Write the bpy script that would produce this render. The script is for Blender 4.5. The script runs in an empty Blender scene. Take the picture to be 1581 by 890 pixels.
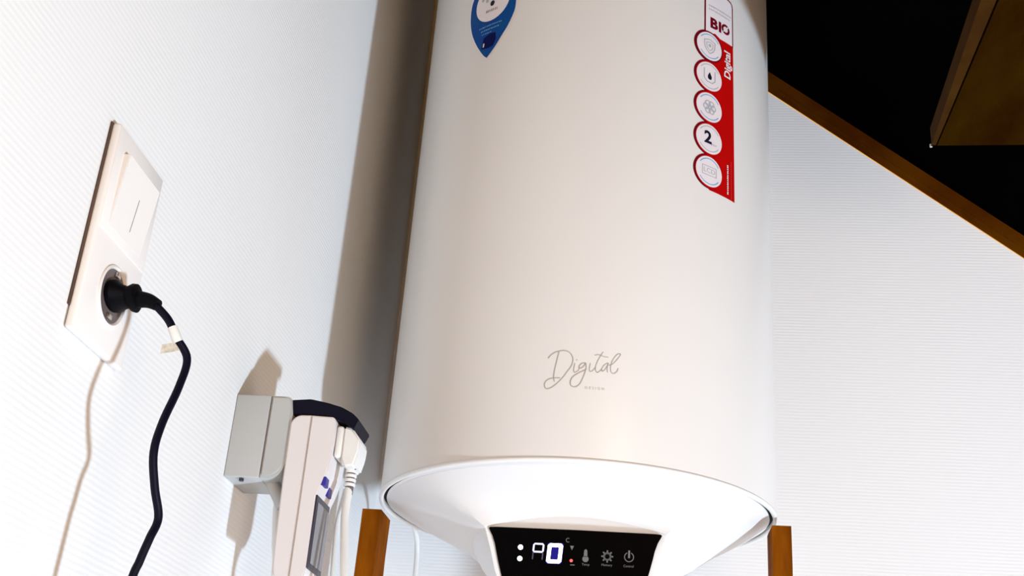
import bpy, bmesh, math, random
from mathutils import Vector, Matrix
random.seed(7)
C = bpy.context.scene.collection
SC = bpy.context.scene
H = 1.4                                   # camera height above the floor
R_ = math.radians

# ------------------------------------------------------------------ camera
yaw, pitch, roll, FPX = 0.13206, 0.42204, 0.07689, 1857.7
fw = Vector((-math.sin(yaw)*math.cos(pitch), math.cos(yaw)*math.cos(pitch), math.sin(pitch)))
rt = Vector((math.cos(yaw), math.sin(yaw), 0)); up = rt.cross(fw)
r2 = math.cos(roll)*rt + math.sin(roll)*up
u2 = -math.sin(roll)*rt + math.cos(roll)*up
cd = bpy.data.cameras.new('camera'); cam = bpy.data.objects.new('camera', cd); C.objects.link(cam)
cd.sensor_fit = 'HORIZONTAL'; cd.sensor_width = 36; cd.lens = 36*FPX/1581
cd.clip_start = .02
M = Matrix((( r2.x, u2.x, -fw.x, 0), (r2.y, u2.y, -fw.y, 0), (r2.z, u2.z, -fw.z, H), (0, 0, 0, 1)))
cam.matrix_world = M
SC.camera = cam

# ------------------------------------------------------------------ light
SC.view_settings.view_transform = 'Standard'
SC.view_settings.look = 'None'
SC.view_settings.gamma = 1.0
SC.view_settings.exposure = 0.0
w = bpy.data.worlds.new('world'); SC.world = w; w.use_nodes = True
w.node_tree.nodes['Background'].inputs[0].default_value = (1.0, .47, .06, 1)
w.node_tree.nodes['Background'].inputs[1].default_value = .95

def light(name, loc, target, size, power, color, shape='DISK'):
    l = bpy.data.lights.new(name, 'AREA'); l.shape = shape; l.size = size; l.energy = power; l.color = color
    o = bpy.data.objects.new(name, l); C.objects.link(o); o.location = loc
    o.rotation_euler = (Vector(target)-Vector(loc)).to_track_quat('-Z', 'Y').to_euler()
    return o
# cool lamp low on the right of the room; soft warm room light at the left front
light('low_cool_lamp', (1.9, -.165, H-1.3), (-.1, 1.3, H+.45), .16, 90, (.68, .865, 1.06))
light('warm_room_light', (.55, -.25, H+.15), (-.374, .55, H+.3), .5, 7.0, (1.0, .74, .50))

# ------------------------------------------------------------------ helpers
def mat(name, col, rough=.5, metal=0, noise=0, nscale=20, bump=0, bscale=80, emit=None, estr=0, spec=.5, coat=0, stretch=None, col2=None):
    m = bpy.data.materials.new(name); m.use_nodes = True
    n = m.node_tree.nodes; l = m.node_tree.links; b = n['Principled BSDF']
    b.inputs['Base Color'].default_value = (*col, 1); b.inputs['Roughness'].default_value = rough
    b.inputs['Metallic'].default_value = metal; b.inputs['Specular IOR Level'].default_value = spec
    b.inputs['Coat Weight'].default_value = coat
    tc = n.new('ShaderNodeTexCoord'); mp = n.new('ShaderNodeMapping'); l.new(tc.outputs['Object'], mp.inputs[0])
    if stretch: mp.inputs['Scale'].default_value = stretch
    if noise or col2:
        t = n.new('ShaderNodeTexNoise'); t.inputs['Scale'].default_value = nscale; t.inputs['Detail'].default_value = 6
        l.new(mp.outputs[0], t.inputs['Vector'])
        r = n.new('ShaderNodeValToRGB'); c2 = col2 or tuple(c*(1-noise) for c in col)
        r.color_ramp.elements[0].color = (*c2, 1); r.color_ramp.elements[1].color = (*col, 1)
        r.color_ramp.elements[0].position = .35; r.color_ramp.elements[1].position = .65
        l.new(t.outputs['Fac'], r.inputs[0]); l.new(r.outputs[0], b.inputs['Base Color'])
    if bump:
        t = n.new('ShaderNodeTexNoise'); t.inputs['Scale'].default_value = bscale
        l.new(mp.outputs[0], t.inputs['Vector'])
        bp = n.new('ShaderNodeBump'); bp.inputs['Strength'].default_value = bump; bp.inputs['Distance'].default_value = .002
        l.new(t.outputs['Fac'], bp.inputs['Height']); l.new(bp.outputs[0], b.inputs['Normal'])
    if emit:
        b.inputs['Emission Color'].default_value = (*emit, 1); b.inputs['Emission Strength'].default_value = estr
    return m

def wallpaper(name, col):
    """white ribbed wallpaper: fine horizontal embossed ribs, slightly broken up"""
    m = bpy.data.materials.new(name); m.use_nodes = True
    n = m.node_tree.nodes; l = m.node_tree.links; b = n['Principled BSDF']
    b.inputs['Base Color'].default_value = (*col, 1); b.inputs['Roughness'].default_value = .75
    b.inputs['Specular IOR Level'].default_value = .25
    tc = n.new('ShaderNodeTexCoord')
    wv = n.new('ShaderNodeTexWave'); wv.bands_direction = 'Z'; wv.inputs['Scale'].default_value = 70
    wv.inputs['Distortion'].default_value = 1.0; wv.inputs['Detail'].default_value = 2; wv.inputs['Detail Scale'].default_value = .6
    l.new(tc.outputs['Object'], wv.inputs['Vector'])
    ns = n.new('ShaderNodeTexNoise'); ns.inputs['Scale'].default_value = 14
    l.new(tc.outputs['Object'], ns.inputs['Vector'])
    mu = n.new('ShaderNodeMath'); mu.operation = 'MULTIPLY'
    l.new(wv.outputs['Fac'], mu.inputs[0]); l.new(ns.outputs['Fac'], mu.inputs[1])
    bp = n.new('ShaderNodeBump'); bp.inputs['Strength'].default_value = .13; bp.inputs['Distance'].default_value = .0016
    l.new(mu.outputs[0], bp.inputs['Height']); l.new(bp.outputs[0], b.inputs['Normal'])
    r = n.new('ShaderNodeValToRGB'); r.color_ramp.elements[0].color = (*[c*.985 for c in col], 1); r.color_ramp.elements[1].color = (*col, 1)
    l.new(wv.outputs['Fac'], r.inputs[0]); l.new(r.outputs[0], b.inputs['Base Color'])
    return m

def obj(name, bm, m, parent=None, smooth=True, angle=35, loc=None):
    bmesh.ops.recalc_face_normals(bm, faces=bm.faces)
    me = bpy.data.meshes.new(name); bm.to_mesh(me); bm.free()
    if m: me.materials.append(m)
    if smooth:
        me.shade_smooth(); me.set_sharp_from_angle(angle=R_(angle))
    o = bpy.data.objects.new(name, me); C.objects.link(o)
    if parent: o.parent = parent
    if loc: o.location = loc
    return o

def thing(name, label, cat, loc, group=None):
    o = bpy.data.objects.new(name, None); C.objects.link(o); o.location = loc
    o['label'] = label; o['category'] = cat; o.empty_display_size = .02
    if group: o['group'] = group
    return o

def bx(bm, lo, hi, bev=0, seg=2, mtx=None):
    lo, hi = Vector(lo), Vector(hi); c = (lo+hi)/2; s = hi-lo
    r = bmesh.ops.create_cube(bm, size=1, matrix=Matrix.Translation(c) @ Matrix.Diagonal((*s, 1)))
    vs = r['verts']
    if bev:
        es = list({e for v in vs for e in v.link_edges})
        q = bmesh.ops.bevel(bm, geom=es, offset=bev, segments=seg, affect='EDGES', profile=.5)
        vs = list({v for f in q['faces'] for v in f.verts} | {v for v in vs if v.is_valid})
    if mtx:
        bmesh.ops.transform(bm, matrix=mtx, verts=[v for v in vs if v.is_valid])
    return bm

def newbox(*a, **k): return bx(bmesh.new(), *a, **k)

def rings(bm, rs, cap0=True, cap1=True):
    L = [[bm.verts.new(p) for p in r] for r in rs]
    n = len(L[0])
    for a, b in zip(L, L[1:]):
        for i in range(n):
            bm.faces.new((a[i], a[(i+1) % n], b[(i+1) % n], b[i]))
    if cap0: bm.faces.new(L[0])
    if cap1: bm.faces.new(L[-1])
    return bm

def catmull(P, k=8):
    P = [Vector(p) for p in P]; Q = [P[0]*2-P[1]] + P + [P[-1]*2-P[-2]]; out = []
    for i in range(1, len(Q)-2):
        a, b, c, d = Q[i-1:i+3]
        for j in range(k):
            t = j/k
            out.append(.5*((2*b)+(c-a)*t+(2*a-5*b+4*c-d)*t*t+(3*b-a-3*c+d)*t**3))
    out.append(P[-1]); return out

def tube(bm, P, rad, n=12, k=8, flat=None):
    P = catmull(P, k) if k > 1 else [Vector(p) for p in P]
    rr = rad if callable(rad) else (lambda t: rad)
    rs = []; up0 = None
    for i, p in enumerate(P):
        t = (P[min(i+1, len(P)-1)]-P[max(i-1, 0)]).normalized()
        if up0 is None: up0 = t.orthogonal().normalized()
        up0 = (up0 - t*up0.dot(t)).normalized(); s = t.cross(up0)
        q = rr(i/(len(P)-1))
        rs.append([p+up0*math.cos(a)*q+s*math.sin(a)*q*(flat or 1) for a in [2*math.pi*j/n for j in range(n)]])
    return rings(bm, rs)

def lathe(bm, prof, axis=(0, 0, 1), org=(0, 0, 0), n=48, cap0=True, cap1=True):
    """prof: (radius, height along axis)"""
    ax = Vector(axis).normalized(); u = ax.orthogonal().normalized(); v = ax.cross(u); o = Vector(org)
    return rings(bm, [[o+ax*h+(u*math.cos(a)+v*math.sin(a))*max(r, 1e-5) for a in [2*math.pi*j/n for j in range(n)]] for r, h in prof], cap0, cap1)

# ------------------------------------------------------------------ materials
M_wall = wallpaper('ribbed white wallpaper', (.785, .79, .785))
M_wallb = wallpaper('ribbed white wallpaper back brightened', (.90, .90, .90))  # same paper, colour lightened to stand in for more light on this wall
M_dark = mat('dark void', (.0012, .001, .0009), .95, spec=0, noise=.5, nscale=6)  # near-black colour stands in for the unlit void under the slope
M_stringer = mat('stained stair edge', (.105, .032, .001), .8, col2=(.060, .014, .001), nscale=9, bump=.3, spec=.0)
M_tread = mat('dark stained tread', (.026, .012, .0006), .8, col2=(.016, .0050, .0005), nscale=7, bump=.3, spec=.0, stretch=(3, 1, 3))
M_groove = mat('groove shadow wood', (.006, .002, .001), .9, spec=.05, noise=.3)
M_floor = mat('oak floor board', (.36, .22, .12), .5, col2=(.27, .15, .075), nscale=5, stretch=(8, 1, 1))
M_post = mat('brown stained pine', (.24, .066, .002), .7, col2=(.11, .026, .001), nscale=16, bump=.4, bscale=60, spec=.02, stretch=(3, 3, .7))
M_enam = mat('white enamelled steel', (.735, .71, .68), .32, noise=.02, nscale=3, spec=.4)
M_cap = mat('white cap plastic', (.79, .79, .79), .38, noise=.01, nscale=5, spec=.35)
M_lip = mat('white lip', (.82, .82, .81), .3, noise=.01)
M_gap = mat('black gap shade', (.01, .01, .01), .8, noise=.3)
M_glass = mat('black display glass', (.0005, .0005, .0008), .35, spec=.03, noise=.2)
M_led = mat('white led', (.9, .9, 1), .5, emit=(.86, .86, 1), estr=3.0, noise=.01)
M_ledblue = mat('blue led glow', (.01, .01, .1), .5, emit=(.008, .001, .13), estr=1.0, noise=.01, spec=.02)
M_ledoff = mat('dim led segment', (.25, .25, .35), .6, emit=(.26, .26, .40), estr=.8, noise=.01)
M_red = mat('red led', (.8, .02, .02), .5, emit=(1, .08, .08), estr=2.2, noise=.01)
M_redglow = mat('red led glow', (.1, .0, .0), .5, emit=(.09, .004, .01), estr=1, noise=.01)
M_icon = mat('grey printed icon', (.13, .13, .13), .6, noise=.05)
M_icon2 = mat('faint grey printed icon', (.14, .14, .14), .6, noise=.05)
M_grey = mat('grey script ink', (.42, .40, .38), .5, noise=.08)
M_greyl = mat('light grey ink', (.50, .49, .48), .5, noise=.08)
M_sred = mat('red sticker', (.47, .002, .002), .5, noise=.06, spec=.08)
M_sred2 = mat('dark red sticker edge', (.15, .002, .012), .5, noise=.06, spec=.08)
M_swhite = mat('white sticker', (.80, .74, .76), .45, noise=.03)
M_sgrey = mat('grey sticker print', (.42, .44, .48), .5, noise=.05)
M_sdark = mat('dark sticker print', (.012, .012, .03), .5, noise=.05, spec=.1)
M_sblue = mat('blue sticker', (.001, .050, .27), .45, col2=(.001, .07, .24), nscale=30, spec=.08)
M_snavy = mat('navy sticker print', (.001, .003, .08), .5, spec=.05, noise=.3, nscale=200)
M_slb = mat('pale blue print', (.12, .34, .62), .5, noise=.05)
M_plate = mat('ivory switch plastic', (.80, .77, .74), .38, noise=.01, spec=.4)
M_sockin = mat('socket well shade grey', (.13, .10, .10), .5, noise=.1)
M_metal = mat('socket contact metal', (.7, .68, .66), .3, metal=1, noise=.05)
M_line = mat('dark marker line', (.16, .14, .13), .6, noise=.05)
M_brownline = mat('brown mounting gap', (.10, .055, .035), .8, noise=.3)
M_black = mat('black rubber', (.0015, .0015, .003), .6, noise=.2, spec=.08)
M_navy = mat('navy cable', (.0025, .0025, .012), .5, noise=.2, spec=.12)
M_greybox = mat('grey white socket plastic', (.46, .475, .47), .4, noise=.02)
M_meter = mat('meter white plastic', (.72, .69, .69), .4, noise=.01)
M_wplug = mat('white plug plastic', (.76, .77, .75), .4, noise=.01)
M_btn = mat('blue button', (.02, .015, .26), .4, noise=.1)
M_lcdf = mat('lcd frame dark', (.03, .03, .05), .35, noise=.1)
M_lcd = mat('grey lcd glass', (.26, .26, .28), .4, noise=.08, nscale=40)
M_tag = mat('paper tag', (.62, .58, .50), .8, col2=(.40, .36, .28), nscale=300)

# ------------------------------------------------------------------ setting
XL, YB = -.374, 1.584                    # left wall plane, back wall plane
SL = (.78-1.054)/(.51-.165)              # slope of stair line on the back wall
def zs(x): return 1.054+SL*(x-.165)      # lower edge of the stringer (relative to camera height)
def struct(name, bm, m, **k):
    o = obj(name, bm, m, **k); o['kind'] = 'structure'; return o
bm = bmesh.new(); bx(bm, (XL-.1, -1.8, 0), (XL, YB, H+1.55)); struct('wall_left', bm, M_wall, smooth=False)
# back wall: five-sided gable under the stair line
bm = bmesh.new()
pr = [(XL-.1, 0), (2.2, 0), (2.2, H+zs(1.62)), (1.62, H+zs(1.62)), (XL-.1, H+zs(XL-.1))]
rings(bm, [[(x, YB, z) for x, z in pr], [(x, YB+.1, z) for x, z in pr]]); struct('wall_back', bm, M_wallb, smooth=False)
# dark sloping underside of the stairs, and the lintel part at the right
n = Vector((-SL, 0, 1)).normalized(); d = Vector((1, 0, SL)).normalized()
x0, x1 = XL-.1, 1.62
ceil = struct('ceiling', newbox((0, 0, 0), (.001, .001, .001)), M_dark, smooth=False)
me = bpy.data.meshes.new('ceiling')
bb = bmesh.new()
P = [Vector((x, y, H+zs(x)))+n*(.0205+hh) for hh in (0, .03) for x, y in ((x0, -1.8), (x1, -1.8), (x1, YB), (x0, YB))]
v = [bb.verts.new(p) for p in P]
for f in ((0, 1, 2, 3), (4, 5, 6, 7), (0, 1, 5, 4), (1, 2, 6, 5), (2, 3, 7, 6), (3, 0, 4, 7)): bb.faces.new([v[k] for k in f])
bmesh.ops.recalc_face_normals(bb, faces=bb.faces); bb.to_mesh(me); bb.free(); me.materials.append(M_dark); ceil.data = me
# floor boards
fl = struct('floor', newbox((XL-.1, -1.8, -.06), (2.2, YB+.1, -.02)), M_floor, smooth=False)
bme = None
for i in range(18):
    a = XL+i*.143
    if bme is None:
        o = obj('floor_board', newbox((0, -1.8, -.02), (.141, YB, 0), .001, 1), M_floor, fl, smooth=False); bme = o.data
    else:
        o = bpy.data.objects.new('floor_board', bme); C.objects.link(o); o.parent = fl
    o.location = (a, 0, 0)
# stringer (brown sloping board edge on the wall)
bm = bmesh.new()
P = [Vector((x, y, H+zs(x)))+n*hh for hh in (0, .0185) for x, y in ((x0+.1, YB-.022), (x1, YB-.022), (x1, YB-.0005), (x0+.1, YB-.0005))]
v = [bm.verts.new(p) for p in P]
for f in ((0, 1, 2, 3), (4, 5, 6, 7), (0, 1, 5, 4), (1, 2, 6, 5), (2, 3, 7, 6), (3, 0, 4, 7)): bm.faces.new([v[k] for k in f])
bmesh.ops.recalc_face_normals(bm, faces=bm.faces)
bmesh.ops.bevel(bm, geom=list(bm.edges), offset=.0015, segments=2, affect='EDGES')
struct('trim_1', bm, M_stringer)

# wooden tread hanging in the dark at the upper right
t = thing('stair_tread', 'dim brown wooden board with a grooved edge hanging in the dark under the slope', 'board', (.30, .9, H+.7))
def rel(p, base): return Vector(p)-Vector(base)
TB = (.30, .9, H+.7)
z0 = H+.70
def prism(pts, za, zb): return rings(bmesh.new(), [[rel((x, y, za), TB) for x, y in pts], [rel((x, y, zb), TB) for x, y in pts]])
obj('board', prism([(.2945, 1.150), (.2955, .55), (.44, .55), (.44, 1.145)], z0, z0+.022), M_tread, t, smooth=False)
obj('edge_strip', prism([(.2885, 1.150), (.2670, .55), (.2930, .55), (.2930, 1.150)], z0+.0005, z0+.022), mat('tread nosing', (.046, .020, .0015), .8, col2=(.030, .010, .001), nscale=12, spec=.03), t, smooth=False)
obj('groove', prism([(.2930, 1.149), (.2930, .551), (.2955, .551), (.2945, 1.149)], z0+.004, z0+.02), M_groove, t, smooth=False)
obj('screw', lathe(bmesh.new(), [(.0015, 0), (.0015, .003)], (0, 0, 1), rel((.2895, 1.156, z0+.002), TB), 10), M_metal, t)

# ------------------------------------------------------------------ water heater
CX, CY, CZ, RR = -.0852, 1.3339, .3263, .22
HB = (CX, CY, H+CZ)
ht = thing('water_heater', 'large white cylindrical electric water heater with black display, hung in the corner', 'water heater', HB)
HT = .735
pr = [(.2165, .0035), (.219, .001), (.22, .004), (.22, HT-.02), (.219, HT-.012), (.216, HT-.005), (.210, HT)]
shell = obj('shell', lathe(bmesh.new(), pr, n=160, cap0=False, cap1=False), M_enam, ht, angle=60)
tp = [(.212, HT-.004), (.205, HT+.01), (.16, HT+.03), (.08, HT+.04), (.001, HT+.043)]
obj('top_cap', lathe(bmesh.new(), tp, n=96), M_cap, ht, angle=60)
lp = [(.2185, .0005)] + [(.2185+.0028*math.cos(a), -.0005+.0028*math.sin(a)) for a in [R_(x) for x in (80, 40, 0, -40, -80, -120, -160, -200)]] + [(.2185, .0005)]
obj('rim_ring', lathe(bmesh.new(), lp, n=160, cap0=False, cap1=False), M_lip, ht, angle=80)
obj('gap_shade', lathe(bmesh.new(), [(.2175, .004), (.2150, .0025), (.2080, .0025), (.200, .004)], n=120, cap0=False, cap1=False), M_gap, ht, angle=60)  # black ring stands in for the shade in the gap round the cap
RC = .2125
def bowl(r): return -.0015-.050*max(0, 1-(r/RC)**2)
pc = [(.2080, .004), (RC-.0006, .002), (RC, -.0005)] + [(RC*k/30, bowl(RC*k/30)) for k in range(29, -1, -1)]
cap = obj('bottom_cap', lathe(bmesh.new(), pc, n=160, cap0=False, cap1=True), M_cap, ht, angle=60)

# control housing (chin): rings of front edge + sides
OX = .0092; T15 = math.tan(R_(15))
NF, NS = 28, 26
def bez(a, b, c, d, t): return a*(1-t)**3+3*b*t*(1-t)**2+3*c*t*t*(1-t)+d*t**3
def chin_ring(wf, yf, wb, yb, zf, zc, zb, front=None):
    """zf(x) front height, zc corner z, zb back z"""
    out = []
    for i in range(NF+1):
        x = -wf+2*wf*i/NF; u = x/wf
        y = front(x) if front else yf
        out.append((x+OX, y, zf+(zc-zf)*u*u))
    for s in (1, -1):
        seg = []
        ys = front(wf) if front else yf
        for i in range(1, NS+1):
            tt = i/NS
            x = bez(wf, wf+(wb-wf)*1.3, wb*1.15, 0, tt); y = bez(ys, ys+.07, yb, yb, tt)
            z = zc+(zb-zc)*(tt*tt*(3-2*tt))
            seg.append((s*x+OX, y, z))
        if s == -1: seg = seg[:-1][::-1]
        out += seg
    return out
def yfz(z): return -.150+(-z-.053)*T15
R0 = []
for (x, y, z) in chin_ring(.150, -.16, .200, .170, 0, 0, 0, front=lambda x: -math.sqrt(max(.2095**2-(x)**2, 0))):
    x -= OX; r = math.hypot(x, y)
    if r > .2095 or y < 0 or abs(x) > .12: x *= .2095/r; y *= .2095/r; r = .2095
    R0.append((x, y, bowl(r)+.0004))
def mix(A, B, t, lift=0): return [(a[0]*(1-t)+b[0]*t, a[1]*(1-t)+b[1]*t, a[2]*(1-t)+b[2]*t+lift) for a, b in zip(A, B)]
R1 = chin_ring(.0905, -.1515, .136, .128, -.0350, -.0525, -.046, front=lambda x: -.1515+.0085*(1-(x/.0905)**2))
R1b = chin_ring(.0897, -.1485, .130, .124, -.0366, -.0535, -.054, front=lambda x: -.1495+.0075*(1-(x/.0897)**2))
R2 = chin_ring(.0897, -.1490, .120, .118, -.0535, -.0540, -.062)
R2b = chin_ring(.0830, yfz(-.075), .108, .108, -.075, -.075, -.075)
R3 = chin_ring(.0785, yfz(-.092), .094, .095, -.092, -.092, -.085)
R4 = chin_ring(.0725, yfz(-.108), .083, .084, -.108, -.108, -.094)
R5 = chin_ring(.066, yfz(-.116), .074, .075, -.116, -.116, -.100)
R6 = chin_ring(.055, yfz(-.120)+.006, .06, .06, -.119, -.119, -.104)
R7 = chin_ring(.030, -.10, .03, .03, -.119, -.119, -.106)
chin = obj('control_housing', rings(bmesh.new(), [R0, mix(R0, R1, .2, -.0005), mix(R0, R1, .45, .000), mix(R0, R1, .7, .0008), mix(R0, R1, .93, .0), R1, R1b, R2, R2b, R3, R4, R5, R6, R7], cap0=False), M_cap, ht, angle=38)

# display panel on the tilted face: (a, b) in mm -> heater local
bvec = Vector((0, -math.sin(R_(15)), math.cos(R_(15)))); nvec = Vector((1, 0, 0)).cross(bvec)
DO = Vector((.011, -.150, -.053))
def dpt(a, b, off=0): return DO+Vector((1, 0, 0))*a/1000+bvec*b/1000+nvec*off
half = [(0, 1.2), (40, 1.0), (78, .8), (84.5, .4), (85.8, -.6), (84.6, -3), (81.8, -8), (79, -16), (77.2, -24), (75, -33), (73, -40), (71, -47), (68, -53), (62, -57.5), (52, -59), (0, -59.5)]
outl = [(x-1.75, y) for x, y in half]+[(-x-1.75, y) for x, y in half[::-1][1:-1]]
bm = bmesh.new(); rings(bm, [[dpt(a, b, .0002) for a, b in outl], [dpt(a, b, .0016) for a, b in outl]])
disp = obj('display_panel', bm, M_glass, ht, smooth=False); disp['label'] = 'glossy black display panel showing 0 in white light'
def dflat(name, polys, m, off=.0018, parent=disp, th=.0002):
    bm = bmesh.new()
    for p in polys:
        rings(bm, [[dpt(a, b, off) for a, b in p], [dpt(a, b, off+th) for a, b in p]])
    return obj(name, bm, m, parent, smooth=False)
def circ(cx, cy, r, n=20, r2=None, a0=0, a1=360): return [(cx+r*math.cos(R_(a0+(a1-a0)*i/n)), cy+(r2 or r)*math.sin(R_(a0+(a1-a0)*i/n))) for i in range(n)]
def stroke2(P, wd):
    """list of quads along a polyline in 2D"""
    out = []
    for (x0_, y0_), (x1_, y1_) in zip(P, P[1:]):
        dx, dy = x1_-x0_, y1_-y0_; L = math.hypot(dx, dy) or 1; nx, ny = -dy/L*wd/2, dx/L*wd/2; ex, ey = dx/L*wd*.25, dy/L*wd*.25
        out.append([(x0_-ex+nx, y0_-ey+ny), (x1_+ex+nx, y1_+ey+ny), (x1_+ex-nx, y1_+ey-ny), (x0_-ex-nx, y0_-ey-ny)])
    return out
def ring2(cx, cy, r, wd, n=24, a0=0, a1=360, r2=None):
    P = [(cx+r*math.cos(R_(a0+(a1-a0)*i/n)), cy+(r2 or r)*math.sin(R_(a0+(a1-a0)*i/n))) for i in range(n+1)]
    return stroke2(P, wd)
# soft halo behind the lit zero and the dots
dflat('zero_halo', [[(-27.2, -12.3), (-13.0, -12.3), (-12.2, -13.2), (-13.9, -31.2), (-15.0, -32.5), (-28.8, -32.5), (-29.6, -31.2), (-28.0, -13.2)]], M_ledblue, .00165, th=.0001)
def seg(x0_, y0_, x1_, y1_, wd):
    dx, dy = x1_-x0_, y1_-y0_; L = math.hypot(dx, dy); ux, uy = dx/L, dy/L; nx, ny = -uy*wd/2, ux*wd/2
    return [(x0_, y0_), (x0_+ux*wd/2+nx, y0_+uy*wd/2+ny), (x1_-ux*wd/2+nx, y1_-uy*wd/2+ny), (x1_, y1_), (x1_-ux*wd/2-nx, y1_-uy*wd/2-ny), (x0_+ux*wd/2-nx, y0_+uy*wd/2-ny)]
def digit(ox, oy, wdt, hgt, sl, wd, segs):
    """corners of a slanted seven-segment cell, top-left at ox,oy"""
    q = lambda u, v_: (ox+u*wdt-sl*v_, oy-v_*hgt)
    S = {'a': (q(0, 0), q(1, 0)), 'g': (q(0, .5), q(1, .5)), 'd': (q(0, 1), q(1, 1)), 'f': (q(0, 0), q(0, .5)), 'b': (q(1, 0), q(1, .5)), 'e': (q(0, .5), q(0, 1)), 'c': (q(1, .5), q(1, 1))}
    return [seg(*S[k][0], *S[k][1], wd) for k in segs]
def frame_ring(ox, oy, wd, hg, sl, tx, ty, ch):
    def loop(ix, iy, c):
        P = [(ix+c, iy), (wd-ix-c, iy), (wd-ix, iy+c), (wd-ix, hg-iy-c), (wd-ix-c, hg-iy), (ix+c, hg-iy), (ix, hg-iy-c), (ix, iy+c)]
        return [(ox+x-sl*y/hg, oy-y) for x, y in P]
    A, B = loop(0, 0, ch), loop(tx, ty, ch*.35)
    return [[A[i], A[(i+1) % 8], B[(i+1) % 8], B[i]] for i in range(8)]
dflat('lit_digit', frame_ring(-27.6, -12.7, 15.0, 19.3, 1.7, 3.7, 3.5, 2.0), M_led, .0018)
dflat('lit_digit', digit(-41.6, -13.9, 9.6, 15.4, 1.2, 1.7, 'abfg'), mat('pale led', (.5, .5, .7), .5, emit=(.50, .50, .80), estr=.9, noise=.01), .0018)
dflat('dim_segment', digit(-41.6, -13.9, 9.6, 15.4, 1.2, 1.2, 'ce'), mat('unlit led', (.05, .05, .09), .5, noise=.05), .0018)
dflat('indicator_dot', [circ(-55, -18, 2.5)], M_led)
dflat('indicator_dot', [circ(-55.3, -29, 2.5)], M_led)
dflat('heat_light', [circ(-4.3, -28.6, 1.5, 16)], M_red)
dflat('temperature_mark', ring2(-8.0, -9.0, 1.9, .7, 12, 60, 300), M_icon2)
dflat('small_mark', [[(-6.0, -14.3), (-2.0, -14.3), (-4.0, -18.4)]]+[[(-5.2, -32.3), (-.8, -32.3), (-.8, -33.1), (-5.2, -33.1)]], M_icon2)
dflat('thermometer_icon', [[(8.2, -18.0), (9.7, -16.8), (11.2, -18.0), (11.6, -24.6), (7.8, -24.6)], circ(9.7, -26.3, 3.1)], M_icon)
gear = ring2(31.0, -22.9, 3.2, 1.7)
for k in range(8):
    a = R_(k*45); gear += stroke2([(31+3.9*math.cos(a), -22.9+3.9*math.sin(a)), (31+5.5*math.cos(a), -22.9+5.5*math.sin(a))], 1.4)
dflat('gear_icon', gear, M_icon)
dflat('power_icon', ring2(52.3, -22.5, 4.4, .9, 22, 120, 420)+stroke2([(52.3, -16.6), (52.3, -23.0)], 1.9), M_icon)

_dg = []
def text_mesh(body, size, bold=0, align='CENTER', spacing=1.0):
    cu = bpy.data.curves.new('txt', 'FONT'); cu.body = body; cu.size = size; cu.offset = bold; cu.align_x = align; cu.align_y = 'CENTER'
    cu.space_character = spacing; cu.resolution_u = 3
    o = bpy.data.objects.new('txt', cu); C.objects.link(o)
    dg = bpy.context.evaluated_depsgraph_get(); dg.update()
    me = bpy.data.meshes.new_from_object(o.evaluated_get(dg))
    bm = bmesh.new(); bm.from_mesh(me)
    bpy.data.objects.remove(o); bpy.data.curves.remove(cu); bpy.data.meshes.remove(me)
    return bm
def dtext(name, body, size, a, b, m, wscale=1):
    bm = text_mesh(body, size)
    for v in bm.verts: v.co = dpt(a+v.co.x*wscale, b+v.co.y, .0019)
    return obj(name, bm, m, disp, smooth=False)
dtext('key_caption', 'Temp', 3.3, 10.0, -31.7, M_icon)
dtext('key_caption', 'Memory', 3.3, 30.7, -31.2, M_icon, .95)
dtext('key_caption', 'Control', 3.3, 52.0, -31.3, M_icon, .95)

# ---- prints wrapped on the shell: (s, z) arc length and height in metres
def wrap(bm, off):
    """cut a flat (s,z) mesh into narrow strips, then bend it round the shell"""
    xs = [v.co.x for v in bm.verts]
    x = math.floor(min(xs)/.004)*.004
    while x < max(xs):
        bmesh.ops.bisect_plane(bm, geom=bm.verts[:]+bm.edges[:]+bm.faces[:], plane_co=(x, 0, 0), plane_no=(1, 0, 0), dist=1e-7)
        x += .004
    for v in bm.verts:
        th = v.co.x/RR; r = RR+off
        v.co = Vector((r*math.sin(th), -r*math.cos(th), v.co.y))
    return bm
def decal(name, polys, m, off, parent):
    bm = bmesh.new()
    for p in polys: bm.faces.new([bm.verts.new((x, y, 0)) for x, y in p])
    bmesh.ops.triangulate(bm, faces=bm.faces[:])
    wrap(bm, off)
    for f in bm.faces: f.normal_update()
    me = bpy.data.meshes.new(name); bm.to_mesh(me); bm.free(); me.materials.append(m)
    o = bpy.data.objects.new(name, me); C.objects.link(o); o.parent = parent
    return o
def ctext(name, body, size, s, z, m, off, parent, bold=0, rot=0, sx=1, spacing=1.0):
    bm = text_mesh(body, size, bold, spacing=spacing)
    c, q = math.cos(R_(rot)), math.sin(R_(rot))
    for v in bm.verts:
        x, y = v.co.x*sx, v.co.y; v.co = Vector((s+c*x-q*y, z+q*x+c*y, 0))
    wrap(bm, off)
    me = bpy.data.meshes.new(name); bm.to_mesh(me); bm.free(); me.materials.append(m)
    o = bpy.data.objects.new(name, me); C.objects.link(o); o.parent = parent; return o
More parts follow.
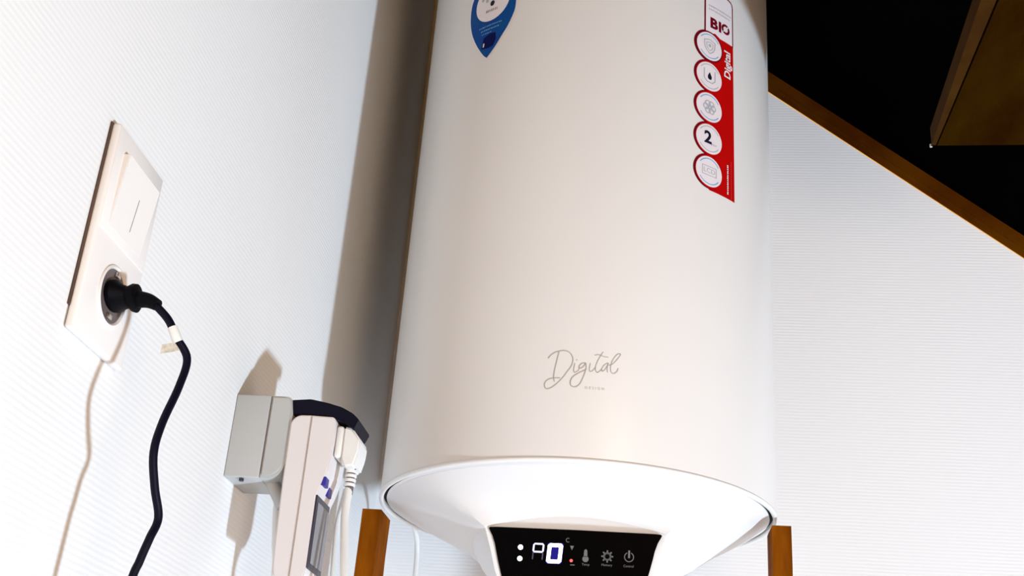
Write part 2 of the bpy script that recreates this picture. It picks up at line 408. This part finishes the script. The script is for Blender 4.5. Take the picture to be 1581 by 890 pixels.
# cursive word
ST = {'D1': [(-0.0107, 0.1094), (-0.0127, 0.0989), (-0.0143, 0.0889), (-0.0147, 0.0828), (-0.0138, 0.0782)],
'D2': [(-0.0211, 0.1028), (-0.0189, 0.1059), (-0.0147, 0.109), (-0.0096, 0.1106), (-0.0053, 0.1111), (-0.0009, 0.1096), (0.0022, 0.1062), (0.0035, 0.1016), (0.0024, 0.0954), (-0.0013, 0.0892), (-0.0059, 0.0822), (-0.0107, 0.0767), (-0.0155, 0.0725), (-0.0198, 0.0706), (-0.0223, 0.0714), (-0.0234, 0.0744), (-0.0224, 0.0782), (-0.0196, 0.0805), (-0.016, 0.0816), (-0.0117, 0.0821), (-0.0085, 0.0821)],
'i': [(0.0055, 0.0979), (0.005, 0.0932), (0.0048, 0.0902), (0.006, 0.0883), (0.0088, 0.09), (0.0104, 0.0927)],
'id': [(0.0072, 0.1012), (0.0077, 0.1020)],
'g': [(0.0155, 0.0988), (0.0127, 0.0982), (0.0103, 0.0958), (0.01, 0.0935), (0.0122, 0.0932), (0.0149, 0.096), (0.0162, 0.0988), (0.0168, 0.0946), (0.016, 0.0892), (0.0141, 0.083), (0.0115, 0.0768), (0.0081, 0.0736), (0.0045, 0.0734), (0.0023, 0.0756), (0.0024, 0.0801), (0.0047, 0.084), (0.0089, 0.0873), (0.0131, 0.0898), (0.0173, 0.0923)],
'i2': [(0.0209, 0.0987), (0.0201, 0.0933), (0.0206, 0.0903), (0.0231, 0.0908), (0.0258, 0.0945)],
't': [(0.033, 0.1117), (0.031, 0.108), (0.0283, 0.1024), (0.0264, 0.0968), (0.0262, 0.0922), (0.0278, 0.0896), (0.0303, 0.091), (0.0323, 0.0935)],
'tb': [(0.0249, 0.1075), (0.0281, 0.1085), (0.031, 0.1078), (0.0347, 0.1068), (0.0383, 0.1067)],
'a': [(0.0382, 0.1005), (0.035, 0.0983), (0.0326, 0.0943), (0.0328, 0.0912), (0.0352, 0.093), (0.0379, 0.0978), (0.0386, 0.1002), (0.0377, 0.0947), (0.0382, 0.0906)],
'l': [(0.0394, 0.098), (0.043, 0.0999), (0.0472, 0.105), (0.0503, 0.11), (0.0499, 0.1115), (0.047, 0.1103), (0.0435, 0.1053), (0.0415, 0.0997), (0.041, 0.0943), (0.0422, 0.0906), (0.0448, 0.0901), (0.0476, 0.0927), (0.0486, 0.0959)]}
polys = []
for k, s in ST.items():
    P = [(p.x, p.y) for p in catmull([(x, y, 0) for x, y in s], 5)]
    polys += stroke2(P, .00085 if k in ('D1', 'D2', 'g') else .0007)
logo = decal('script_logo', polys, M_grey, .0003, ht); logo['label'] = 'grey handwritten word Digital'
ctext('logo_caption', 'DESIGN', .0036, .0262, .0728, M_greyl, .0003, ht, spacing=1.75)

# red sticker
stk = decal('red_sticker', [[(.1445, .323+.0045), (.150, .3228), (.1903, .3228), (.1890, .585), (.1880, .5895), (.1855, .5925), (.1800, .594), (.1425, .594), (.1425, .53), (.149, .50)]], M_sred, .0003, ht)
stk['label'] = 'red sticker with five round white icons'
decal('sticker_edge', [circ(.1489+.0001*k, .5117-.0415*k, .0218, 40) for k in range(5)]+stroke2([(.1425, .594), (.1425, .53)], .0016)+stroke2([(.1885, .53), (.1882, .585), (.1875, .5895), (.1850, .5925), (.1800, .594), (.1425, .594)], .0017), M_sred2, .00045, stk)
decal('sticker_edge', [circ(.1505+.0001*k, .5117-.0415*k, .0209, 40) for k in range(5)], M_sred, .0006, stk)
decal('white_panel', [[(.1437, .528), (.158, .5335), (.166, .530), (.1872, .5305), (.1869, .585), (.1862, .5888), (.1840, .5912), (.1800, .5925), (.1437, .5925)]], M_swhite, .0006, stk)
decal('icon_disc', [circ(.1489+.0001*k, .5117-.0415*k, .0209, 40) for k in range(1)], M_sred2, .0007, stk)
for k in range(5):
    cx, cy = .1494, .5117-.0415*k
    decal('icon_disc', [circ(cx, cy, .0187, 36)], M_swhite, .0009, stk)
    decal('icon_caption', ring2(cx, cy, .0158, .0010, 9, 35, 145)[::1]+ring2(cx, cy, .0158, .0010, 9, 215, 325)[::1], M_sgrey if k % 2 else M_slb, .0011, stk)
I = 1e-3
def sc(P, cx, cy, s): return [(cx+x*s, cy+y*s) for x, y in P]
shield = [(-8, 7), (0, 9.5), (8, 7), (7.5, -1), (5, -6), (0, -10), (-5, -6), (-7.5, -1), (-8, 7)]
decal('shield_icon', stroke2(sc(shield, .1494, .5117, I), .0013)+stroke2(sc(shield, .1494, .5117, .6*I), .0010)+[circ(.1494, .5127, .0022, 12)], M_sgrey, .0011, stk)
tank = [(-8, 9), (-8, -4), (-4, -8), (4, -8), (8, -4), (8, 9)]
drop = [(0, 6), (3, 0), (2.6, -3.4), (0, -4.6), (-2.6, -3.4), (-3, 0)]
decal('tank_icon', stroke2(sc(tank, .1494, .4702, I), .0013), M_sgrey, .0011, stk)
decal('drop_icon', [sc(drop, .1494, .4702, I)], M_sdark, .0011, stk)
fl_ = []
for k in range(6): fl_ += ring2(.1494+.0052*math.cos(R_(60*k)), .4287+.0052*math.sin(R_(60*k)), .0036, .0014, 12)
decal('rosette_icon', fl_+ring2(.1494, .4287, .0024, .0012, 10), M_sgrey, .0011, stk)
ctext('number', '2', .0215, .1472, .3880, M_sdark, .0011, stk, bold=.0007)
ctext('small_print', 'year', .0048, .1560, .3818, M_sgrey, .0011, stk)
decal('screen_icon', stroke2(sc([(-10, -5), (-10, 6), (10, 6), (10, -5), (-10, -5)], .1494, .3457, I), .0009), M_sgrey, .0011, stk)
ctext('icon_letters', 'LCD', .0088, .1494, .3462, M_sgrey, .0011, stk)
ctext('bold_letters', 'BI', .0195, .1590, .5458, M_sred2, .0009, stk, bold=.0009, sx=1.08, spacing=1.12)
decal('ring_letter', ring2(.1752, .5480, .0055, .0031, 22), M_sred2, .0009, stk)
decal('ring_slash', stroke2([(.1712, .5438), (.1792, .5526)], .0016), M_swhite, .0010, stk)
def dashes(s0, s1, z, n, h): 
    out = []; random.seed(int(z*1e5)); x = s0; step = (s1-s0)/n
    for i in range(n):
        ww = step*random.uniform(.45, .8); out.append([(x, z), (x+ww, z), (x+ww, z+h*random.uniform(.7, 1)), (x, z+h)]); x += step
    return out
decal('small_print', dashes(.148, .183, .5640, 14, .0020)+dashes(.148, .186, .5690, 15, .0020), M_sgrey, .0009, stk)
decal('small_print', dashes(.148, .151, .5800, 2, .0024), M_sgrey, .0009, stk)
ctext('vertical_letters', 'Digital', .0150, .1785, .4995, M_swhite, .0009, stk, bold=.0004, rot=90, sx=.98)
bm_ = dashes(.328, .366, 0, 16, .0022)
decal('small_print', [[(.1789-y, x) for x, y in p] for p in bm_], M_swhite, .0009, stk)
decal('fold_line', stroke2([(.1838, .3235), (.1838, .372)], .0004), mat('fold pink', (.72, .08, .10), .5, noise=.05), .0009, stk)

# blue drop sticker
dh = [(-.1237, .4855), (-.1300, .4920), (-.1410, .5085), (-.1500, .5260), (-.1548, .5400), (-.1573, .5540), (-.1578, .5680), (-.1560, .5790), (-.1510, .5890), (-.1430, .5960), (-.1330, .6000), (-.1230, .6008),
      (-.1130, .6000), (-.1030, .5960), (-.0950, .5890), (-.0905, .5790), (-.0886, .5680), (-.0884, .5540), (-.0897, .5400), (-.0970, .5220), (-.1040, .5110), (-.1110, .5000), (-.1175, .4920)]
dp = [(p.x, p.y) for p in catmull([(x, y, 0) for x, y in dh+[dh[0]]], 3)][:-1]
gr = [((x+.1232)*1.05-.1232, (y-.548)*1.04+.548) for x, y in dp]
bs = decal('drop_sticker', [gr], M_swhite, .0003, ht); bs['label'] = 'blue drop-shaped sticker with pale round centre'
decal('blue_field', [dp], M_sblue, .0005, bs)
decal('round_field', [circ(-.1226, .5660, .0255, 40, .0280)], M_swhite, .0007, bs)
decal('dial_dots', [circ(-.1375, .5738, .0022, 10, .0034), circ(-.1306, .5700, .0022, 10, .0034)], M_sgrey, .0009, bs)
decal('dial_hub', [circ(-.1222, .5630, .0032, 16, .0040)], M_sdark, .0009, bs)
ctext('dial_caption', '2015 91', .0052, -.1222, .5528, M_sgrey, .0009, bs, sx=.95) if False else decal('dial_caption', dashes(-.1310, -.1125, .5515, 7, .0038), mat('mauve print', (.32, .24, .30), .5, noise=.1), .0009, bs)
decal('small_print', dashes(-.1395, -.1050, .5306, 14, .0018)+dashes(-.1360, -.1090, .5254, 11, .0018)+dashes(-.1345, -.1190, .5205, 6, .0016), M_slb, .0009, bs)
decal('picture', [[(-.1335, .5010), (-.1310, .5155), (-.1220, .5195), (-.1135, .5180), (-.1125, .5090), (-.1160, .5000), (-.1230, .4990)]], M_snavy, .0007, bs)
decal('bright_mark', [[(-.1312, .5025), (-.1292, .5025), (-.1288, .5075), (-.1306, .5080)]], M_swhite, .0009, bs)

# wall bracket behind, and its cord leaving the back of the rim
obj('wall_bracket', newbox((-.12, .205, .40), (.12, .2495, .44), .003), M_metal, ht)
o = obj('power_cord', tube(bmesh.new(), [(-.205, .090, .006), (-.205, .120, .002), (-.205, .148, -.02), (-.2045, .152, -.10), (-.200, .152, -.22), (-.195, .155, -.5), (-.17, .16, -.9)], .0034), M_wplug, ht)
o['label'] = 'thin white cord hanging from behind the rim'

# ------------------------------------------------------------------ wooden posts carrying the heater
def post(x0_, x1_, y0_, y1_, ztop, label, lean):
    base = ((x0_+x1_)/2, (y0_+y1_)/2, 0)
    w2, d2 = (x1_-x0_)/2, (y1_-y0_)/2
    bm = bmesh.new(); rs = []
    N = 40
    for i in range(N+1):
        z = (H+ztop)*i/N; j = lambda: random.uniform(-.0004, .0004); L = lean*(1-i/N)
        rs.append([(-w2+L+j(), -d2+j(), z), (w2+L+j(), -d2+j(), z), (w2+L+j(), d2+j(), z), (-w2+L+j(), d2+j(), z)])
    rings(bm, rs)
    es = [e for e in bm.edges if len(e.link_faces) == 2 and e.calc_face_angle(0) > 1]
    bmesh.ops.bevel(bm, geom=es, offset=.0013, segments=2, affect='EDGES')
    o = obj('wooden_post', bm, M_post, angle=40); o.location = base
    o['label'] = label; o['category'] = 'post'; return o
post(-.3175, -.2965, 1.284, 1.334, .3105, 'square brown wooden post under the left edge of the heater', -.012)
post(.1255, .1460, 1.284, 1.334, .3125, 'square brown wooden post under the right edge of the heater', .004)

# ------------------------------------------------------------------ switch and socket plate on the left wall
PB = (XL, .7065, H+.3455)                       # plate centre on wall; local axes: x out, y along, z up
pl = thing('switch_plate', 'ivory wall plate with a rocker light switch above a round socket', 'switch', PB)
PX = .0075
bm = bmesh.new(); bx(bm, (.0012, -.036, -.076), (PX, .0435, .0760), .002, 3)
obj('frame', bm, M_plate, pl)
obj('mounting_gap', newbox((0, -.0369, -.060), (.0018, .0360, .0765), .0004, 1), M_brownline, pl)
# rocker: two tilted keys in the upper half
RK = PX
bm = bmesh.new()
P = [(RK-.001, -.0235, .0045), (RK-.001, .0310, .0045), (RK-.001, .0310, .0590), (RK-.001, -.0235, .0590),
     (RK+.0008, -.0235, .0045), (RK+.0008, .0310, .0045), (RK+.0055, .0310, .0585), (RK+.0055, -.0235, .0585)]
v = [bm.verts.new(p) for p in P]
for f in ((0, 1, 2, 3), (4, 5, 6, 7), (0, 1, 5, 4), (1, 2, 6, 5), (2, 3, 7, 6), (3, 0, 4, 7)): bm.faces.new([v[k] for k in f])
bmesh.ops.recalc_face_normals(bm, faces=bm.faces); bmesh.ops.bevel(bm, geom=list(bm.edges), offset=.0005, segments=2, affect='EDGES')
rk = obj('rocker', bm, M_plate, pl)
bm = bmesh.new()
tx = lambda z: RK+.0008+(z-.0045)/.054*.0047+.0001
rings(bm, [[(tx(z)-.0003, .0062, z), (tx(z)+.0001, .0062, z), (tx(z)+.0001, .0067, z), (tx(z)-.0003, .0067, z)] for z in (.0135, .0385)])
obj('marker_line', bm, M_line, rk, smooth=False)
obj('upper_panel', newbox((PX-.001, -.0345, -.0015), (PX+.0007, .0420, .0745), .0006, 2), M_plate, pl)
# socket: raised ring, flush disc darkened as the shade of a well, contacts
SO = (PX, .0050, -.0360)
obj('socket_ring', lathe(bmesh.new(), [(.0215, -.001), (.0213, .0012), (.0200, .0018), (.0190, .0010), (.0186, .0002)], (1, 0, 0), SO, 56, False, False), M_plate, pl, angle=60)
sw = obj('socket_well_shade', lathe(bmesh.new(), [(.0188, .0004), (.0186, .0003), (.001, .0003)], (1, 0, 0), SO, 48, False, True), M_sockin, pl, angle=60)
for s in (-1, 1):
    obj('contact', newbox((SO[0]+.0003, SO[1]-.003, SO[2]+s*.0150-.0018), (SO[0]+.0025, SO[1]+.003, SO[2]+s*.0150+.0018), .0006), M_metal, pl)

# ------------------------------------------------------------------ black plug and cord
KB = (XL+PX, .7115, H+.3095)
pc_ = thing('power_cord', 'black power cord with plug in the ivory wall socket', 'power cord', KB)
bm = bmesh.new()
def prof_ring(x, ry, rz, dz=0, n=24, y=0): return [(x, y+ry*math.cos(2*math.pi*i/n), dz+rz*math.sin(2*math.pi*i/n)) for i in range(n)]
rings(bm, [prof_ring(.0010, .0145, .0105), prof_ring(.004, .0150, .0105), prof_ring(.008, .0125, .0078, -.0002), prof_ring(.0125, .0100, .0068, -.0005), prof_ring(.0155, .0105, .0095, -.0008), prof_ring(.0180, .0100, .0098, -.0012), prof_ring(.0195, .0075, .0062, -.0018)])
obj('plug', bm, M_black, pc_)
obj('strain_relief', tube(bmesh.new(), [(.019, 0, -.0018), (.027, -.0005, -.0030), (.0345, -.0015, -.0065)], lambda t: .0060-.0020*t), M_black, pc_)
# points given in room space, relative to base
def kp(x, y, z): return Vector((x-KB[0], y-KB[1], z+H-KB[2]))
cord = [kp(-.334, .710, .3035), kp(-.3225, .7095, .2925), kp(-.3160, .712, .2815), kp(-.3085, .719, .2690), kp(-.3090, .716, .2480), kp(-.3110, .706, .2200), kp(-.3110, .702, .1990), kp(-.3090, .709, .1790), kp(-.3065, .7175, .1620), kp(-.3080, .7140, .1480), kp(-.3110, .7130, .1340), kp(-.315, .712, .11), kp(-.325, .712, .0), kp(-.33, .712, -.3), kp(-.33, .70, -.8)]
obj('cable', tube(bmesh.new(), cord, .0027, 12, 8), M_navy, pc_)
obj('white_band', tube(bmesh.new(), [kp(-.3190, .7105, .2876), kp(-.3162, .712, .2819), kp(-.3145, .7135, .2785)], .0034, 12, 3), M_wplug, pc_)
a, b = kp(-.3130, .715, .2765), kp(-.3220, .7065, .2705)
bm = bmesh.new(); dd = (b-a).normalized(); sd = Vector((0, 0, 1))
rings(bm, [[a+sd*.0032, a-sd*.0032, b-sd*.0032, b+sd*.0032], [p+Vector((.0004, .0006, 0)) for p in (a+sd*.0032, a-sd*.0032, b-sd*.0032, b+sd*.0032)]])
obj('flag_tag', bm, M_tag, pc_, smooth=False)

# ------------------------------------------------------------------ surface socket box on the left wall
AB = (XL, 1.028, H+.300)
def ab(x, y, z): return Vector((x-AB[0], y-AB[1], z+H-AB[2]))
ad = thing('socket_box', 'grey-white wall socket box with rounded cover below the heater', 'socket', AB)
bm = bmesh.new(); bx(bm, ab(-.3738, .996, .2640), ab(-.34215, 1.055, .3400), .0012, 3)
obj('back_box', bm, M_greybox, ad)
def side_prof(f, P, y0_, y1_, bev):
    bm = bmesh.new()
    rings(bm, [[f(x, y0_, z) for x, z in P], [f(x, y1_, z) for x, z in P]])
    bmesh.ops.recalc_face_normals(bm, faces=bm.faces)
    es = [e for e in bm.edges if abs(e.verts[0].co.y-e.verts[1].co.y) < 1e-6]
    bmesh.ops.bevel(bm, geom=es, offset=bev, segments=4, affect='EDGES', clamp_overlap=True)
    return bm
def arc(cx, cz, rx, rz, a0, a1, n=8): return [(cx+rx*math.cos(R_(a0+(a1-a0)*i/n)), cz+rz*math.sin(R_(a0+(a1-a0)*i/n))) for i in range(n+1)]
cv = [(-.3420, .2645)]+arc(-.3360, .2800, .0150, .0155, -90, 0)+arc(-.3285, .3305, .0080, .0095, 0, 90)+[(-.3420, .3400)]
obj('front_cover', side_prof(ab, cv, .996, 1.055, .0022), M_greybox, ad, angle=50)
obj('seam', newbox(ab(-.34222, .9970, .2650), ab(-.34193, 1.054, .3395)), M_line, ad, smooth=False)
obj('screw', lathe(bmesh.new(), [(.0022, -.0012), (.0022, .001)], (0, 0, 1), ab(-.3585, 1.000, .2625), 12), M_lcdf, ad)
bm = bmesh.new(); tube(bm, [ab(-.338, 1.02, .268), ab(-.330, 1.02, .255), ab(-.3235, 1.02, .245)], .006, 12, 4); obj('cable_gland', bm, M_greybox, ad)
obj('cable', tube(bmesh.new(), [ab(-.3320, 1.03, .268), ab(-.3320, 1.03, .245), ab(-.3285, 1.03, .215), ab(-.3260, 1.035, .18), ab(-.326, 1.04, .05), ab(-.33, 1.05, -.4), ab(-.33, 1.05, -1.2)], .0036, 12), M_wplug, ad)

# ------------------------------------------------------------------ energy meter plugged into the box
MB_ = (-.300, 1.022, H+.25)
def mb(x, y, z): return Vector((x-MB_[0], y-MB_[1], z+H-MB_[2]))
em = thing('energy_meter', 'tall white plug-in energy meter with grey display beside the socket box', 'meter', MB_)
def slab(x0_, x1_, y0_, y1_, z0_, z1_, bev, seg=5):
    return bx(bmesh.new(), mb(x0_, y0_, z0_), mb(x1_, y1_, z1_), bev, seg)
# body halves: side profile in x/z extruded along y, slanting slightly
def prof_body(P, y0_, y1_, bev=.004):
    bm = bmesh.new()
    rings(bm, [[mb(x, y0_, z) for x, z in P], [mb(x, y1_, z) for x, z in P]])
    bmesh.ops.recalc_face_normals(bm, faces=bm.faces)
    es = [e for e in bm.edges if all(abs(v.co.y-e.verts[0].co.y) < 1e-6 for v in e.verts)]
    bmesh.ops.bevel(bm, geom=es, offset=bev, segments=4, affect='EDGES', clamp_overlap=True)
    return bm
back = [(-.3029, .3228)]+arc(-.3110, .3128, .0100, .0100, 90, 180)+[(-.3205, .260), (-.3192, .215)]+arc(-.3120, .1890, .0060, .0110, 180, 270)+[(-.3029, .1775)]
front = [(-.3027, .3228), (-.3027, .1775)]+arc(-.2950, .1878, .0062, .0100, -90, 0)+[(-.2888, .205), (-.2885, .250), (-.2845, .262), (-.2812, .275), (-.2800, .300)]+arc(-.2845, .3170, .0045, .0050, 0, 90)
obj('back_half', prof_body(back, .9965, 1.048, .0012), M_meter, em, angle=50)
obj('front_half', prof_body(front, .9965, 1.048, .0012), M_meter, em, angle=50)
obj('seam', slab(-.30295, -.30265, .9972, 1.047, .179, .3222, 0), M_greyl, em)
lf = obj('display_frame', slab(-.2895, -.2876, .9975, 1.043, .1885, .2520, .0009, 3), M_lcdf, em)
lf['label'] = 'dark frame round the meter display'
obj('screen', slab(-.2877, -.2869, 1.0020, 1.041, .1935, .2460, .0003, 1), M_lcd, lf)
obj('button', slab(-.2865, -.2822, .9975, 1.0090, .2600, .2680, .0006), M_btn, em)
obj('button', slab(-.2885, -.2840, 1.0180, 1.0300, .2560, .2660, .0006), M_btn, em)
# dark bent strip over the top
bm = bmesh.new()
top = [(-.3235, .3370), (-.3060, .3385), (-.2900, .3355), (-.2770, .3320), (-.2660, .3265), (-.2600, .3210)]
bot = [(-.2640, .3120), (-.2720, .3175), (-.2830, .3215), (-.2840, .3220), (-.3040, .3235), (-.3210, .3235)]
pp = top+bot
rings(bm, [[mb(x, .998, z) for x, z in pp], [mb(x, 1.046, z) for x, z in pp]])
bmesh.ops.recalc_face_normals(bm, faces=bm.faces); bmesh.ops.bevel(bm, geom=list(bm.edges), offset=.0008, segments=2, affect='EDGES')
o = obj('top_strip', bm, M_navy, em); o['label'] = 'dark navy bent strip over the top'

# ------------------------------------------------------------------ white plug in the meter
WB = (-.279, 1.018, H+.30)
def wb(x, y, z): return Vector((x-WB[0], y-WB[1], z+H-WB[2]))
wp = thing('white_plug', 'white angled plug with ribbed cord in the energy meter', 'power cord', WB)
obj('collar', bx(bmesh.new(), wb(-.2798, 1.002, .2870), wb(-.2735, 1.036, .3160), .0025, 3), M_wplug, wp)
bm = bmesh.new()
pp = [(-.2738, .3160), (-.2655, .3140), (-.2575, .3040), (-.2580, .2925), (-.2610, .2800), (-.2705, .2790), (-.2735, .2870)]
rings(bm, [[wb(x, 1.003, z) for x, z in pp], [wb(x, 1.034, z) for x, z in pp]])
bmesh.ops.recalc_face_normals(bm, faces=bm.faces); bmesh.ops.bevel(bm, geom=list(bm.edges), offset=.0018, segments=3, affect='EDGES')
obj('plug_body', bm, M_wplug, wp)
for k in range(4):
    z = .2785-.0040*k; x = -.2655-.0002*k
    obj('relief_rib', lathe(bmesh.new(), [(.0046, .0014), (.0052, .0010), (.0052, -.0010), (.0046, -.0014)], (0, 0, 1), wb(x, 1.018, z), 20), M_wplug, wp)
obj('relief_core', lathe(bmesh.new(), [(.0040, .003), (.0036, -.022)], (0, 0, 1), wb(-.2658, 1.018, .2800), 20), M_sockin, wp)
obj('cable', tube(bmesh.new(), [wb(-.2660, 1.018, .2640), wb(-.2655, 1.014, .240), wb(-.2615, 1.008, .215), wb(-.2560, 1.0, .185), wb(-.250, .995, .150), wb(-.24, .99, .08), wb(-.24, .98, -.3), wb(-.24, .98, -.9)], .0036, 12), M_wplug, wp)
obj('cable', tube(bmesh.new(), [wb(-.2700, 1.024, .2640), wb(-.2735, 1.024, .235), wb(-.2725, 1.022, .21), wb(-.2700, 1.018, .18), wb(-.268, 1.015, .15), wb(-.26, 1.0, .08), wb(-.25, 1.0, -.3), wb(-.25, 1.0, -.9)], .0026, 12), M_wplug, wp)
